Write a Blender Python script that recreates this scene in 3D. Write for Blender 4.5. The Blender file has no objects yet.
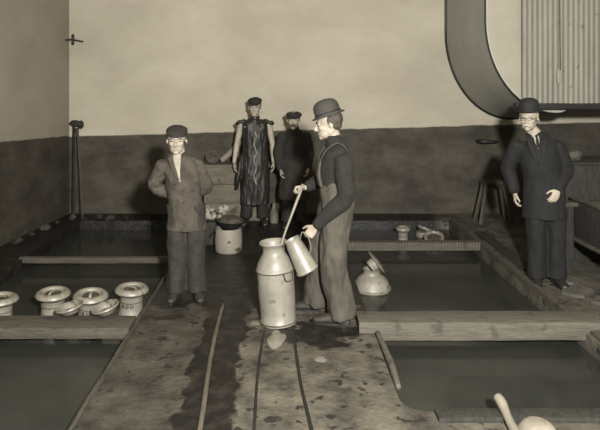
import bpy, bmesh, math, random
from mathutils import Vector, Matrix, Euler, noise
random.seed(7)
V = Vector
PI = math.pi
scn = bpy.context.scene
C = scn.collection

# ------------------------------------------------------------------ materials
def lin(c):
    c = c / 255.0
    return c / 12.92 if c <= 0.04045 else ((c + 0.055) / 1.055) ** 2.4
def rgb(r, g, b):
    m = (r+g+b)/3; r, g, b = (m+(c-m)*.84 for c in (r, g, b))
    return (lin(r), lin(g), lin(b), 1)

def mat(name, c1, c2=None, rough=0.8, scale=6.0, bump=0.0, bscale=40.0, metal=0.0, spec=0.3,
        stretch=(1, 1, 1), lo=0.35, hi=0.65, spots=None, sscale=18, sthr=(0.62, 0.68)):
    m = bpy.data.materials.new(name); m.use_nodes = True
    nt = m.node_tree; N = nt.nodes; L = nt.links
    b = N['Principled BSDF']
    b.inputs['Roughness'].default_value = rough
    b.inputs['Metallic'].default_value = metal
    b.inputs['Specular IOR Level'].default_value = spec
    tc = N.new('ShaderNodeTexCoord'); mp = N.new('ShaderNodeMapping')
    mp.inputs['Scale'].default_value = stretch
    L.new(tc.outputs['Object'], mp.inputs['Vector'])
    if c2 is None: c2 = c1
    n = N.new('ShaderNodeTexNoise'); n.inputs['Scale'].default_value = scale
    n.inputs['Detail'].default_value = 6; n.inputs['Roughness'].default_value = 0.65
    L.new(mp.outputs[0], n.inputs['Vector'])
    r = N.new('ShaderNodeValToRGB')
    r.color_ramp.elements[0].position = lo; r.color_ramp.elements[0].color = rgb(*c1)
    r.color_ramp.elements[1].position = hi; r.color_ramp.elements[1].color = rgb(*c2)
    L.new(n.outputs['Fac'], r.inputs['Fac'])
    out = r.outputs['Color']
    if spots:
        n2 = N.new('ShaderNodeTexNoise'); n2.inputs['Scale'].default_value = sscale
        n2.inputs['Detail'].default_value = 3
        L.new(tc.outputs['Object'], n2.inputs['Vector'])
        r2 = N.new('ShaderNodeValToRGB')
        r2.color_ramp.elements[0].position = sthr[0]; r2.color_ramp.elements[0].color = (0, 0, 0, 1)
        r2.color_ramp.elements[1].position = sthr[1]; r2.color_ramp.elements[1].color = (1, 1, 1, 1)
        L.new(n2.outputs['Fac'], r2.inputs['Fac'])
        mx = N.new('ShaderNodeMix'); mx.data_type = 'RGBA'
        L.new(r2.outputs['Color'], mx.inputs['Factor']); L.new(out, mx.inputs['A'])
        mx.inputs['B'].default_value = rgb(*spots)
        out = mx.outputs['Result']
    L.new(out, b.inputs['Base Color'])
    if bump:
        n3 = N.new('ShaderNodeTexNoise'); n3.inputs['Scale'].default_value = bscale
        n3.inputs['Detail'].default_value = 4
        L.new(mp.outputs[0], n3.inputs['Vector'])
        bp = N.new('ShaderNodeBump'); bp.inputs['Strength'].default_value = bump
        bp.inputs['Distance'].default_value = 0.02
        L.new(n3.outputs['Fac'], bp.inputs['Height']); L.new(bp.outputs[0], b.inputs['Normal'])
    return m

def math_node(nt, op, a, b=None, clamp=False):
    n = nt.nodes.new('ShaderNodeMath'); n.operation = op; n.use_clamp = clamp
    for i, v in enumerate((a, b)):
        if v is None: continue
        if isinstance(v, (int, float)): n.inputs[i].default_value = v
        else: nt.links.new(v, n.inputs[i])
    return n.outputs[0]

def wall_mat(name, slope_axis, z0, slope, up1, up2, lo1, lo2):
    """limewashed upper wall, dark painted dado below an uneven paint line"""
    m = mat(name, up1, up2, rough=0.75, scale=0.9, bump=0.06, bscale=30, stretch=(0.7, 0.7, 1.1), lo=0.3, hi=0.7, spec=0.25)
    nt = m.node_tree; N = nt.nodes; L = nt.links; b = N['Principled BSDF']
    up = b.inputs['Base Color'].links[0].from_socket
    tc = [n for n in N if n.type == 'TEX_COORD'][0]
    sp = N.new('ShaderNodeSeparateXYZ'); L.new(tc.outputs['Object'], sp.inputs[0])
    n1 = N.new('ShaderNodeTexNoise'); n1.inputs['Scale'].default_value = 2.2; n1.inputs['Detail'].default_value = 8
    n1.inputs['Roughness'].default_value = 0.7
    mp = N.new('ShaderNodeMapping'); mp.inputs['Scale'].default_value = (0.8, 0.8, 1.4)
    L.new(tc.outputs['Object'], mp.inputs[0]); L.new(mp.outputs[0], n1.inputs['Vector'])
    r = N.new('ShaderNodeValToRGB')
    r.color_ramp.elements[0].position = 0.38; r.color_ramp.elements[0].color = rgb(*lo1)
    r.color_ramp.elements[1].position = 0.68; r.color_ramp.elements[1].color = rgb(*lo2)
    L.new(n1.outputs['Fac'], r.inputs['Fac'])
    line = math_node(nt, 'ADD', math_node(nt, 'MULTIPLY', sp.outputs[slope_axis], slope), z0)
    n2 = N.new('ShaderNodeTexNoise'); n2.inputs['Scale'].default_value = 5
    L.new(tc.outputs['Object'], n2.inputs['Vector'])
    wob = math_node(nt, 'MULTIPLY', math_node(nt, 'SUBTRACT', n2.outputs['Fac'], 0.5), 0.03)
    d = math_node(nt, 'SUBTRACT', math_node(nt, 'ADD', line, wob), sp.outputs[2])
    f = math_node(nt, 'MULTIPLY', d, 60, True)
    mx = N.new('ShaderNodeMix'); mx.data_type = 'RGBA'
    L.new(f, mx.inputs['Factor']); L.new(up, mx.inputs['A']); L.new(r.outputs['Color'], mx.inputs['B'])
    L.new(mx.outputs['Result'], b.inputs['Base Color'])
    return m

def floor_mat():
    m = mat('worn_concrete', (36, 33, 27), (82, 76, 63), rough=0.75, scale=4.2, bump=0.45, bscale=26, lo=0.33, hi=0.66,
            spots=(24, 22, 18), sscale=9, sthr=(0.60, 0.65))
    nt = m.node_tree; N = nt.nodes; L = nt.links; b = N['Principled BSDF']
    base = b.inputs['Base Color'].links[0].from_socket
    tc = [n for n in N if n.type == 'TEX_COORD'][0]
    sp = N.new('ShaderNodeSeparateXYZ'); L.new(tc.outputs['Object'], sp.inputs[0])
    x, y = sp.outputs[0], sp.outputs[1]
    nn = N.new('ShaderNodeTexNoise'); nn.inputs['Scale'].default_value = 4.5; nn.inputs['Detail'].default_value = 6
    L.new(tc.outputs['Object'], nn.inputs['Vector'])
    wn = math_node(nt, 'SUBTRACT', nn.outputs['Fac'], 0.5)
    # wet gutter strip down the walkway, around x = -0.48
    dist = math_node(nt, 'ABSOLUTE', math_node(nt, 'ADD', x, 0.47))
    dist = math_node(nt, 'ADD', dist, math_node(nt, 'MULTIPLY', wn, 0.30))
    g = math_node(nt, 'MULTIPLY', math_node(nt, 'SUBTRACT', 0.185, dist), 40, True)
    # permanently wet far end of the walkway, beyond the can
    yy = math_node(nt, 'ADD', y, math_node(nt, 'MULTIPLY', wn, 1.6))
    far = math_node(nt, 'MULTIPLY', math_node(nt, 'SUBTRACT', yy, 5.05), 5, True)
    near_side = math_node(nt, 'MULTIPLY', math_node(nt, 'SUBTRACT', 2.3, x), 8, True)
    far = math_node(nt, 'MULTIPLY', far, near_side)
    # darker floor tone on the left of the wet strip
    left_tone = math_node(nt, 'MULTIPLY', math_node(nt, 'SUBTRACT', -0.52, math_node(nt, 'ADD', x, math_node(nt, 'MULTIPLY', wn, .2))), 8, True)
    left_tone = math_node(nt, 'MULTIPLY', left_tone, 0.45)
    # damp round the can
    px = math_node(nt, 'SUBTRACT', x, 0.22); py = math_node(nt, 'SUBTRACT', y, 4.72)
    rr = math_node(nt, 'SQRT', math_node(nt, 'ADD', math_node(nt, 'MULTIPLY', px, px), math_node(nt, 'MULTIPLY', py, math_node(nt, 'MULTIPLY', py, 2.0))))
    rr = math_node(nt, 'ADD', rr, math_node(nt, 'MULTIPLY', wn, 1.2))
    pud = math_node(nt, 'MULTIPLY', math_node(nt, 'SUBTRACT', 0.40, rr), 12, True)
    w = math_node(nt, 'MAXIMUM', left_tone, math_node(nt, 'MAXIMUM', g, math_node(nt, 'MAXIMUM', far, pud)))
    n5 = N.new('ShaderNodeTexNoise'); n5.inputs['Scale'].default_value = 9; n5.inputs['Detail'].default_value = 6
    L.new(tc.outputs['Object'], n5.inputs['Vector'])
    r5 = N.new('ShaderNodeValToRGB')
    r5.color_ramp.elements[0].position = 0.45; r5.color_ramp.elements[0].color = rgb(20, 18, 15)
    r5.color_ramp.elements[1].position = 0.75; r5.color_ramp.elements[1].color = rgb(40, 36, 30)
    L.new(n5.outputs['Fac'], r5.inputs['Fac'])
    mx = N.new('ShaderNodeMix'); mx.data_type = 'RGBA'
    L.new(w, mx.inputs['Factor']); L.new(base, mx.inputs['A']); L.new(r5.outputs['Color'], mx.inputs['B'])
    L.new(mx.outputs['Result'], b.inputs['Base Color'])
    rg = math_node(nt, 'SUBTRACT', 0.8, math_node(nt, 'MULTIPLY', w, 0.35))
    L.new(rg, b.inputs['Roughness'])
    return m

def water_mat():
    m = mat('tank_water', (33, 34, 30), (42, 43, 38), rough=0.14, scale=1.5, bump=0.05, bscale=5, spec=0.5)
    m.node_tree.nodes['Principled BSDF'].inputs['IOR'].default_value = 1.33
    return m

M = {}
M['wall_back'] = wall_mat('limewash_back', 0, 1.265, 0.027, (136, 128, 110), (158, 150, 130), (42, 38, 30), (70, 64, 52))
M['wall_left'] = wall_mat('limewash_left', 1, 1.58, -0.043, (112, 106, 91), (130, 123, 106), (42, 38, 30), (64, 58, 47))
M['wall_right'] = wall_mat('limewash_right', 1, 1.4, 0.0, (120, 112, 92), (140, 132, 108), (50, 47, 38), (66, 62, 50))
M['ceiling'] = mat('ceiling_plaster', (150, 142, 120), (165, 156, 132), scale=2)
M['floor'] = floor_mat()
M['water'] = water_mat()
M['timber'] = mat('wet_timber', (48, 44, 36), (72, 67, 55), rough=0.8, scale=9, bump=0.5, bscale=30, stretch=(0.6, 4, 4), lo=0.3, hi=0.75, spots=(36, 33, 27), sscale=7, sthr=(0.6, 0.68))
M['pale_timber'] = mat('scrubbed_timber', (56, 53, 44), (82, 77, 65), rough=0.8, scale=9, bump=0.4, bscale=30, stretch=(0.5, 4, 4), lo=0.3, hi=0.75, spots=(54, 50, 41), sscale=7, sthr=(0.58, 0.68))
M['edge_timber'] = mat('edge_timber', (40, 37, 30), (62, 57, 47), rough=0.8, scale=9, bump=0.5, bscale=30, stretch=(4, .6, 4))
M['dark_timber'] = mat('dark_timber', (24, 23, 19), (40, 38, 31), rough=0.8, scale=8, bump=0.4, bscale=24, stretch=(4, 4, .8))
M['block'] = mat('plank_block', (74, 68, 56), (94, 88, 73), rough=0.85, scale=4, bump=0.4, bscale=20, stretch=(.7, 1, 3), spots=(58, 53, 43), sscale=5)
M['can'] = mat('tinned_steel', (92, 88, 77), (112, 107, 94), rough=0.5, scale=5, bump=0.12, bscale=12, metal=0.0, spec=0.5, spots=(70, 65, 55), sscale=9, sthr=(0.64, 0.72))
M['can_bright'] = mat('bright_tin', (90, 86, 75), (112, 107, 94), rough=0.4, scale=7, spec=0.6)
M['lid'] = mat('worn_tin_lid', (84, 80, 69), (112, 107, 93), rough=0.45, scale=14, spec=0.5, bump=.1, spots=(56, 52, 43), sscale=14, sthr=(0.6, 0.72))
M['lid_dark'] = mat('lid_hollow', (36, 33, 28), (66, 62, 52), rough=0.6, scale=18)
M['iron'] = mat('black_iron', (18, 18, 16), (28, 28, 25), rough=0.55, scale=8)
M['drum'] = mat('grey_sheet_metal', (128, 126, 115), (140, 138, 126), rough=0.5, scale=1.2, spec=0.45)
M['panel'] = mat('pale_sheet', (124, 118, 102), (136, 130, 113), rough=0.6, scale=1.5)
M['corr'] = mat('corrugated_iron', (92, 88, 77), (108, 103, 90), rough=0.55, scale=2, stretch=(3, 1, .5), spots=(84, 78, 64), sscale=11, sthr=(0.66, .72))
M['ink'] = mat('dark_letters', (32, 29, 24), (38, 35, 28), rough=.8)
M['skin'] = mat('skin', (118, 107, 91), (134, 123, 106), rough=0.6, scale=12, spec=.3)
M['skin_dim'] = mat('weathered_skin', (124, 113, 97), (140, 129, 112), rough=0.6, scale=12, spec=.3)
M['eye'] = mat('eye', (34, 29, 24), (44, 38, 32), rough=.4)
M['mouth'] = mat('lip', (84, 68, 55), (92, 76, 62), rough=.7)
M['hair'] = mat('dark_hair', (34, 29, 23), (52, 45, 36), rough=.7, scale=30)
M['hair_grey'] = mat('grey_hair', (120, 114, 100), (150, 143, 126), rough=.8, scale=40)
M['hair_brown'] = mat('brown_hair', (38, 34, 28), (60, 54, 45), rough=.7, scale=40)
M['coat_brown'] = mat('canvas_jacket', (44, 39, 31), (64, 58, 48), rough=.9, scale=9, bump=.5, bscale=30, spots=(36, 32, 26), sscale=8)
M['trouser_dark'] = mat('stained_trousers', (28, 25, 20), (42, 38, 31), rough=.9, scale=8, bump=.4, bscale=26)
M['cloth_dark'] = mat('dark_cloth', (24, 21, 18), (36, 32, 27), rough=.9, scale=8, bump=.3, bscale=26)
M['suit'] = mat('black_suit', (11, 11, 10), (16, 16, 15), rough=.85, scale=8, bump=.3, bscale=26)
M['sweater'] = mat('dark_sweater', (21, 19, 16), (29, 27, 23), rough=.95, scale=30, bump=.4, bscale=90)
M['overall'] = mat('worn_overalls', (50, 46, 38), (66, 61, 51), rough=.9, scale=7, bump=.4, bscale=24, stretch=(1, 1, .6))
M['shirt'] = mat('pale_shirt', (116, 109, 95), (134, 127, 111), rough=.85, scale=12)
M['felt'] = mat('brown_felt', (38, 35, 30), (48, 45, 38), rough=.85, scale=9)
M['felt_dark'] = mat('black_felt', (15, 15, 14), (20, 20, 18), rough=.8, scale=9)
M['cap_dark'] = mat('cap_cloth', (26, 24, 20), (36, 33, 28), rough=.9, scale=20)
M['leather'] = mat('oilskin', (24, 22, 18), (34, 31, 26), rough=.5, scale=7, bump=.3, bscale=12, stretch=(4, 4, .3), spec=.3,
                   spots=(84, 80, 68), sscale=16, sthr=(.66, .70))
M['boot'] = mat('boot_leather', (22, 20, 17), (34, 31, 26), rough=.5, scale=9, spec=.5, bump=.2)
M['boot_brown'] = mat('brown_boot_leather', (26, 23, 18), (42, 38, 31), rough=.7, scale=9)
M['stick'] = mat('pale_stick', (96, 90, 77), (114, 107, 92), rough=.7, scale=9, stretch=(1, 1, .4))
M['paper'] = mat('crumpled_white', (110, 105, 92), (130, 124, 109), rough=.9, scale=8, spots=(50, 46, 38), sscale=13, sthr=(.53, .57))
M['bucket'] = mat('white_enamel', (104, 99, 86), (118, 112, 98), rough=.55, scale=6, spots=(62, 54, 42), sscale=11, sthr=(.62, .66))
M['milk'] = mat('spilt_milk', (84, 79, 68), (112, 107, 94), rough=.35, scale=7)
M['rag'] = mat('grey_rag', (56, 54, 47), (72, 69, 60), rough=.95, scale=12, bump=.4)
M['scrap'] = mat('pale_scrap', (56, 53, 45), (76, 72, 61), rough=.9, scale=9, bump=.4)
M['rust'] = mat('rusty_rail', (58, 52, 42), (78, 71, 58), rough=.7, scale=16, stretch=(1, .4, 1))

# ------------------------------------------------------------------ mesh helpers
def finish(name, bm, m, parent=None, smooth=True, auto=None):
    bmesh.ops.recalc_face_normals(bm, faces=bm.faces[:])
    me = bpy.data.meshes.new(name); bm.to_mesh(me); bm.free()
    ms = m if isinstance(m, (list, tuple)) else [m]
    for x in ms: me.materials.append(x)
    if smooth:
        for p in me.polygons: p.use_smooth = True
        try: me.set_sharp_from_angle(angle=math.radians(auto or 45))
        except Exception: pass
    o = bpy.data.objects.new(name, me); C.objects.link(o)
    if parent: o.parent = parent
    return o

def tag(o, label=None, cat=None, group=None, kind=None):
    if label: o['label'] = label
    if cat: o['category'] = cat
    if group: o['group'] = group
    if kind: o['kind'] = kind
    return o
def thing(name, label, cat, loc=(0, 0, 0), rot=(0, 0, 0), group=None):
    o = bpy.data.objects.new(name, None); C.objects.link(o)
    o.location = loc; o.rotation_euler = rot
    return tag(o, label, cat, group)
def struct(o): o['kind'] = 'structure'; return o

def box(bm, x0, x1, y0, y1, z0, z1, mi=0):
    vs = [bm.verts.new(p) for p in ((x0,y0,z0),(x1,y0,z0),(x1,y1,z0),(x0,y1,z0),(x0,y0,z1),(x1,y0,z1),(x1,y1,z1),(x0,y1,z1))]
    for f in ((0,3,2,1),(4,5,6,7),(0,1,5,4),(1,2,6,5),(2,3,7,6),(3,0,4,7)):
        fc = bm.faces.new([vs[i] for i in f]); fc.material_index = mi
    return vs

def bevelled(bm, w=0.006, seg=2):
    bmesh.ops.bevel(bm, geom=bm.edges[:], offset=w, segments=seg, affect='EDGES', profile=0.6)

def beam(name, x0, x1, y0, y1, z0, z1, m, parent=None, wob=0.006, n=24, bev=0.01):
    """weathered beam: subdivided bevelled box with a slightly uneven surface"""
    bm = bmesh.new(); box(bm, x0, x1, y0, y1, z0, z1)
    dims = [(x1-x0), (y1-y0), (z1-z0)]; ax = dims.index(max(dims))
    es = [e for e in bm.edges if abs((e.verts[0].co-e.verts[1].co)[ax]) > 1e-6]
    bmesh.ops.subdivide_edges(bm, edges=es, cuts=n)
    lng = [e for e in bm.edges if abs((e.verts[0].co-e.verts[1].co)[ax]) > 1e-6]
    bmesh.ops.bevel(bm, geom=lng, offset=bev, segments=2, affect='EDGES', profile=.6)
    for v in bm.verts:
        v.co += noise.noise_vector(v.co * 3.1) * wob
    return finish(name, bm, m, parent)

def catmull(P, k):
    if k <= 1 or len(P) < 3: return list(P)
    out = []
    n = len(P)
    for i in range(n - 1):
        p0 = P[max(i-1, 0)]; p1 = P[i]; p2 = P[i+1]; p3 = P[min(i+2, n-1)]
        for j in range(k):
            t = j / k
            out.append(tuple(0.5*((2*b)+(-a+c)*t+(2*a-5*b+4*c-d)*t*t+(-a+3*b-3*c+d)*t**3) for a, b, c, d in zip(p0, p1, p2, p3)))
    out.append(tuple(P[-1])); return out

def tube(bm, pts, rad, side=(1, 0, 0), seg=14, k=4, cap=True, mi=0, rnd=True):
    """closed tube through pts; rad = floats or (a,b): a along `side`, b across"""
    R = [(r, r) if isinstance(r, (int, float)) else r for r in rad]
    rows = catmull([tuple(p) + tuple(r) for p, r in zip(pts, R)], k)
    P = [V(r[:3]) for r in rows]; RR = [(max(r[3], 1e-4), max(r[4], 1e-4)) for r in rows]
    if cap and rnd:                                   # rounded ends
        d0 = (P[0]-P[1]).normalized(); d1 = (P[-1]-P[-2]).normalized()
        q0 = min(RR[0]) * .55; q1 = min(RR[-1]) * .55
        pre = [(P[0]+d0*q0, .45), (P[0]+d0*q0*.7, .78)]; post = [(P[-1]+d1*q1*.7, .78), (P[-1]+d1*q1, .45)]
        RR = [(RR[0][0]*f, RR[0][1]*f) for _, f in pre] + RR + [(RR[-1][0]*f, RR[-1][1]*f) for _, f in post]
        P = [p for p, _ in pre] + P + [p for p, _ in post]
    side = V(side); rings = []
    for i, p in enumerate(P):
        t = (P[min(i+1, len(P)-1)] - P[max(i-1, 0)]).normalized()
        u = side - t * side.dot(t)
        if u.length < 1e-4: u = t.orthogonal()
        u.normalize(); w = t.cross(u); a, b = RR[i]
        rings.append([bm.verts.new(p + u*math.cos(2*PI*j/seg)*a + w*math.sin(2*PI*j/seg)*b) for j in range(seg)])
        side = u
    for A, B in zip(rings, rings[1:]):
        for j in range(seg):
            f = bm.faces.new((A[j], A[(j+1) % seg], B[(j+1) % seg], B[j])); f.material_index = mi
    if cap:
        for r_ in (rings[0][::-1], rings[-1]):
            f = bm.faces.new(r_); f.material_index = mi
    return rings

def ell(bm, c, r, rot=(0, 0, 0), u=16, v=12):
    mt = Matrix.Translation(V(c)) @ Euler(rot).to_matrix().to_4x4() @ Matrix.Diagonal((r[0], r[1], r[2], 1))
    bmesh.ops.create_uvsphere(bm, u_segments=u, v_segments=v, radius=1, matrix=mt)

def lathe(bm, prof, seg=40, axis_pts=None, mi=0, closed=False):
    """profile [(r,z)...] spun about z; r=0 ends become poles"""
    rings = []
    for r, z in prof:
        if r < 1e-5: rings.append([bm.verts.new((0, 0, z))])
        else: rings.append([bm.verts.new((r*math.cos(2*PI*j/seg), r*math.sin(2*PI*j/seg), z)) for j in range(seg)])
    for A, B in zip(rings, rings[1:]):
        for j in range(seg):
            k = (j+1) % seg
            if len(A) == 1 and len(B) == 1: continue
            if len(A) == 1: f = bm.faces.new((A[0], B[k], B[j]))
            elif len(B) == 1: f = bm.faces.new((A[j], A[k], B[0]))
            else: f = bm.faces.new((A[j], A[k], B[k], B[j]))
            f.material_index = mi
    return rings

def shell(prof, t):
    """give an open profile a wall thickness t (inner side appended)"""
    inner = [(max(r-t, 0), z+(t if i == 0 else 0)) for i, (r, z) in enumerate(prof)]
    return prof + inner[::-1]

def fuse(name, bm, m, parent=None, voxel=.008, smooth=4, wrinkle=0.0, wscale=9, wvec=(1, 1, .5), cut=None):
    """merge overlapping closed shapes into ONE continuous surface"""
    bmesh.ops.recalc_face_normals(bm, faces=bm.faces[:])
    me = bpy.data.meshes.new(name+'_raw'); bm.to_mesh(me); bm.free()
    t = bpy.data.objects.new(name+'_raw', me); C.objects.link(t)
    md = t.modifiers.new('r', 'REMESH'); md.mode = 'VOXEL'; md.voxel_size = voxel
    if smooth:
        s = t.modifiers.new('s', 'SMOOTH'); s.factor = .5; s.iterations = smooth
    dg = bpy.context.evaluated_depsgraph_get(); dg.update()
    ev = t.evaluated_get(dg)
    nm = bpy.data.meshes.new_from_object(ev)
    bpy.data.objects.remove(t); bpy.data.meshes.remove(me)
    if wrinkle:
        nm.calc_loop_triangles()
        cos = [v.co.copy() for v in nm.vertices]; nos = [v.normal.copy() for v in nm.vertices]
        for v, c, n in zip(nm.vertices, cos, nos):
            q = V((c.x*wvec[0], c.y*wvec[1], c.z*wvec[2])) * wscale
            h = noise.noise(q) + .5*noise.noise(q*2.3+V((3, 1, 7)))
            v.co = c + n*(h*wrinkle)
    for p in nm.polygons: p.use_smooth = True
    nm.name = name
    nm.materials.clear(); nm.materials.append(m)
    o = bpy.data.objects.new(name, nm); C.objects.link(o)
    if parent: o.parent = parent
    return o

def copy_tree(o, parent=None):
    c = o.copy(); C.objects.link(c)
    if parent: c.parent = parent
    for ch in [x for x in bpy.data.objects if x.parent == o]: copy_tree(ch, c)
    return c

# ------------------------------------------------------------------ camera: eye 1.95 m above floor, level, rising front
cam = bpy.data.cameras.new('camera'); co = bpy.data.objects.new('camera', cam); C.objects.link(co)
co.location = (0, 0, 1.95); co.rotation_euler = (PI/2, 0, 0)
cam.sensor_width = 36; cam.lens = 36.0
cam.shift_y = -(215-85)/600; cam.shift_x = (300-283)/600
cam.clip_end = 100
scn.camera = co

# ------------------------------------------------------------------ setting
ZW = -0.13      # water level
bm = bmesh.new()
TB = -0.55
box(bm, -1.20, 0.72, 0.2, 9.12, TB, 0)              # walkway
box(bm, 2.38, 5.0, 0.2, 9.12, TB, 0)                # right strip
box(bm, -4.6, -2.92, 0.2, 9.12, TB, 0)              # left strip
box(bm, 0.72, 2.38, 8.62, 9.12, TB, 0); box(bm, -2.92, -1.20, 8.62, 9.12, TB, 0)
box(bm, 0.72, 2.38, 0.2, 3.58, TB, 0); box(bm, -2.92, -1.20, 0.2, 2.9, TB, 0)
# rounded corner of the near right tank
pr = [(0.72, 3.58)] + [(0.72+.16*(1-math.cos(a)), 3.58+.16*(1-math.sin(a))) for a in [i*PI/2/8 for i in range(9)]]
tv = [bm.verts.new((x, y, 0)) for x, y in pr]; bv = [bm.verts.new((x, y, TB)) for x, y in pr]
bm.faces.new(tv); bm.faces.new(bv[::-1])
for i in range(len(pr)):
    j = (i+1) % len(pr); bm.faces.new((tv[j], tv[i], bv[i], bv[j]))
fl = struct(finish('floor', bm, M['floor'], smooth=False))

bm = bmesh.new()
for (x0, x1, y0, y1) in ((0.7, 2.4, 3.55, 4.85), (0.7, 2.4, 4.85, 7.32), (0.7, 2.4, 7.32, 8.65),
                         (-2.95, -1.18, 2.88, 4.85), (-2.95, -1.18, 4.85, 6.76), (-2.95, -1.18, 6.76, 8.65)):
    box(bm, x0, x1, y0, y1, -.5, ZW)
struct(finish('tank_water', bm, M['water'], smooth=False))

bm = bmesh.new(); box(bm, -3.5, 5.2, 9.10, 9.35, TB, 4.3)
struct(finish('wall_back', bm, M['wall_back'], smooth=False))
bm = bmesh.new()
def quadwall(bm, a, b, t, z0, z1):
    a = V(a); b = V(b); n = V((-(b-a).y, (b-a).x, 0)).normalized()*t
    lo = [a, b, b+n, a+n]
    v0 = [bm.verts.new((p.x, p.y, z0)) for p in lo]; v1 = [bm.verts.new((p.x, p.y, z1)) for p in lo]
    bm.faces.new(v0[::-1]); bm.faces.new(v1)
    for i in range(4): bm.faces.new((v0[i], v0[(i+1) % 4], v1[(i+1) % 4], v1[i]))
quadwall(bm, (-4.1, 0.2, 0), (-3.24, 9.12, 0), .22, TB, 4.3)
struct(finish('wall_left', bm, M['wall_left'], smooth=False))
bm = bmesh.new(); box(bm, 4.9, 5.1, 0.2, 9.2, TB, 4.3)
struct(finish('wall_right', bm, M['wall_right'], smooth=False))
bm = bmesh.new(); box(bm, -4.6, 5.2, 0.2, 9.3, 4.3, 4.45)
struct(finish('ceiling', bm, M['ceiling'], smooth=False))

# crossbeams over the tanks
tag(beam('timber_beam', .60, 2.56, 4.71, 4.96, -.06, .085, M['pale_timber']), 'thick pale timber beam lying across the right-hand tank, nearest the camera', 'beam', 'timber crossbeams over the tanks')
tag(beam('timber_beam', -2.98, -1.22, 4.74, 5.0, -.06, .03, M['timber']), 'timber beam across the left-hand tank with the milk cans lined up behind it', 'beam', 'timber crossbeams over the tanks')
tag(beam('timber_beam', -2.96, -1.20, 6.72, 6.80, -.05, .015, M['timber'], n=16), 'thin timber beam across the left-hand tank, beyond the milk cans', 'beam', 'timber crossbeams over the tanks')
# notched batten
bm = bmesh.new()
x = .66
while x < 2.36:
    box(bm, x, x+.022, 7.24, 7.34, -.05, .055); box(bm, x+.022, x+.034, 7.25, 7.33, -.05, .035); x += .034
for v in bm.verts: v.co += noise.noise_vector(v.co*2.0)*.006
bmesh.ops.remove_doubles(bm, verts=bm.verts[:], dist=.0002)
tag(finish('notched_beam', bm, M['pale_timber'], smooth=False), 'notched pale batten across the far end of the right-hand tank, in front of the small cans', 'beam')
# kerbs
tag(beam('tank_kerb', 2.38, 2.43, 4.98, 8.5, -.02, .05, M['timber'], n=40), 'long timber kerb down the right side of the right-hand tank, by the man in black', 'kerb')
tag(beam('floor_plank', 2.52, 2.66, 6.3, 7.9, .0, .025, M['dark_timber'], n=40), 'low dark plank on the floor behind the man in black', 'plank')
tag(beam('tank_kerb', 2.40, 2.52, 3.3, 4.68, -.02, .04, M['timber'], n=16), 'short timber kerb right of the nearest tank, in front of the pale beam', 'kerb')
tag(beam('tank_kerb', .90, 2.38, 3.46, 3.57, -.02, .03, M['dark_timber'], n=16), 'dark timber kerb along the near end of the right-hand tank at the bottom edge', 'kerb')
tag(beam('tank_kerb', -1.205, -1.18, 3.0, 6.05, -.04, .025, M['edge_timber'], n=40, bev=.005), 'narrow pale edging strip between walkway and left-hand tank', 'kerb')
bm = bmesh.new(); tube(bm, [(.735, 4.66, .02), (.745, 4.2, .03), (.74, 3.84, .015)], [.02, .023, .018], k=5)
for v in bm.verts: v.co += noise.noise_vector(v.co*9)*.006
tag(finish('wooden_pole', bm, M['pale_timber']), 'short pale peeled pole lying along the edge of the nearest right-hand tank', 'pole')
# floor rails
def rail(pts, w, h, m, label, cat):
    bm = bmesh.new(); tube(bm, pts, [(w, h)]*len(pts), k=6, seg=10)
    for v in bm.verts: v.co += noise.noise_vector(v.co*4)*.004
    return tag(finish('floor_rail', bm, m), label, cat)
rail([(-.53, 5.3, .012), (-.52, 4.4, .012), (-.47, 3.4, .012), (-.46, 2.9, .012)], .016, .014, M['rust'], 'rusty pale rail running along the dark wet strip of the walkway', 'rail')
rail([(-.145, 4.75, .004), (-.17, 4.1, .004), (-.165, 3.4, .004), (-.18, 2.9, .004)], .009, .006, M['iron'], 'thin dark iron strip in the floor, left of the two running from the milk can', 'rail')
rail([(.08, 4.75, .004), (.11, 4.0, .004), (.155, 3.45, .004), (.19, 2.9, .004)], .011, .007, M['iron'], 'thin dark iron strip in the floor, right of the two running from the milk can', 'rail')

# ------------------------------------------------------------------ U shaped vat on the back wall
vat = thing('overhead_vat', 'huge grey U-shaped sheet metal vat fixed high on the back wall', 'vat', (0, 0, 0))
CX, CZ, RV, Y0, Y1 = 3.47, 2.42, .98, 7.33, 9.098
def uprof(r, n=28, near=False):
    cx, cz, al, ar, b = (3.35, 2.75, .87, .48, 1.14) if near else (3.45, 2.75, .98, 1.05, 1.30)
    d = r-RV; al += d; ar += d; b += d
    pts = [(cx-al, 4.29), (cx-al, 3.5), (cx-al, 3.1)]
    pts += [(cx-(al if i <= n/2 else ar)*math.cos(PI*i/n), cz-b*math.sin(PI*i/n)) for i in range(n+1)]
    return pts + [(cx+ar, 3.1), (cx+ar, 3.5), (cx+ar, 4.29)]
bm = bmesh.new()
po, pi_ = uprof(RV), uprof(RV-.02); npo, npi = uprof(RV, near=True), uprof(RV-.02, near=True)
def strip(bm, A, B): 
    for i in range(len(A)-1): bm.faces.new((A[i], A[i+1], B[i+1], B[i]))
rows = [[bm.verts.new((x, y, z)) for x, z in p] for p, y in ((npo, Y0), (po, Y1), (pi_, Y1), (npi, Y0))]
for i in range(4): strip(bm, rows[i], rows[(i+1) % 4])
finish('curved_shell', bm, M['drum'], vat)
bm = bmesh.new()
pf = uprof(RV-.02, near=True)
a = [bm.verts.new((x, Y0+.01, z)) for x, z in pf]; b = [bm.verts.new((x, Y0+.05, z)) for x, z in pf]
bm.faces.new(a); bm.faces.new(b[::-1])
for i in range(len(pf)): bm.faces.new((a[i], b[i], b[(i+1) % len(pf)], a[(i+1) % len(pf)]))
finish('end_panel', bm, M['panel'], vat, smooth=False)
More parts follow.
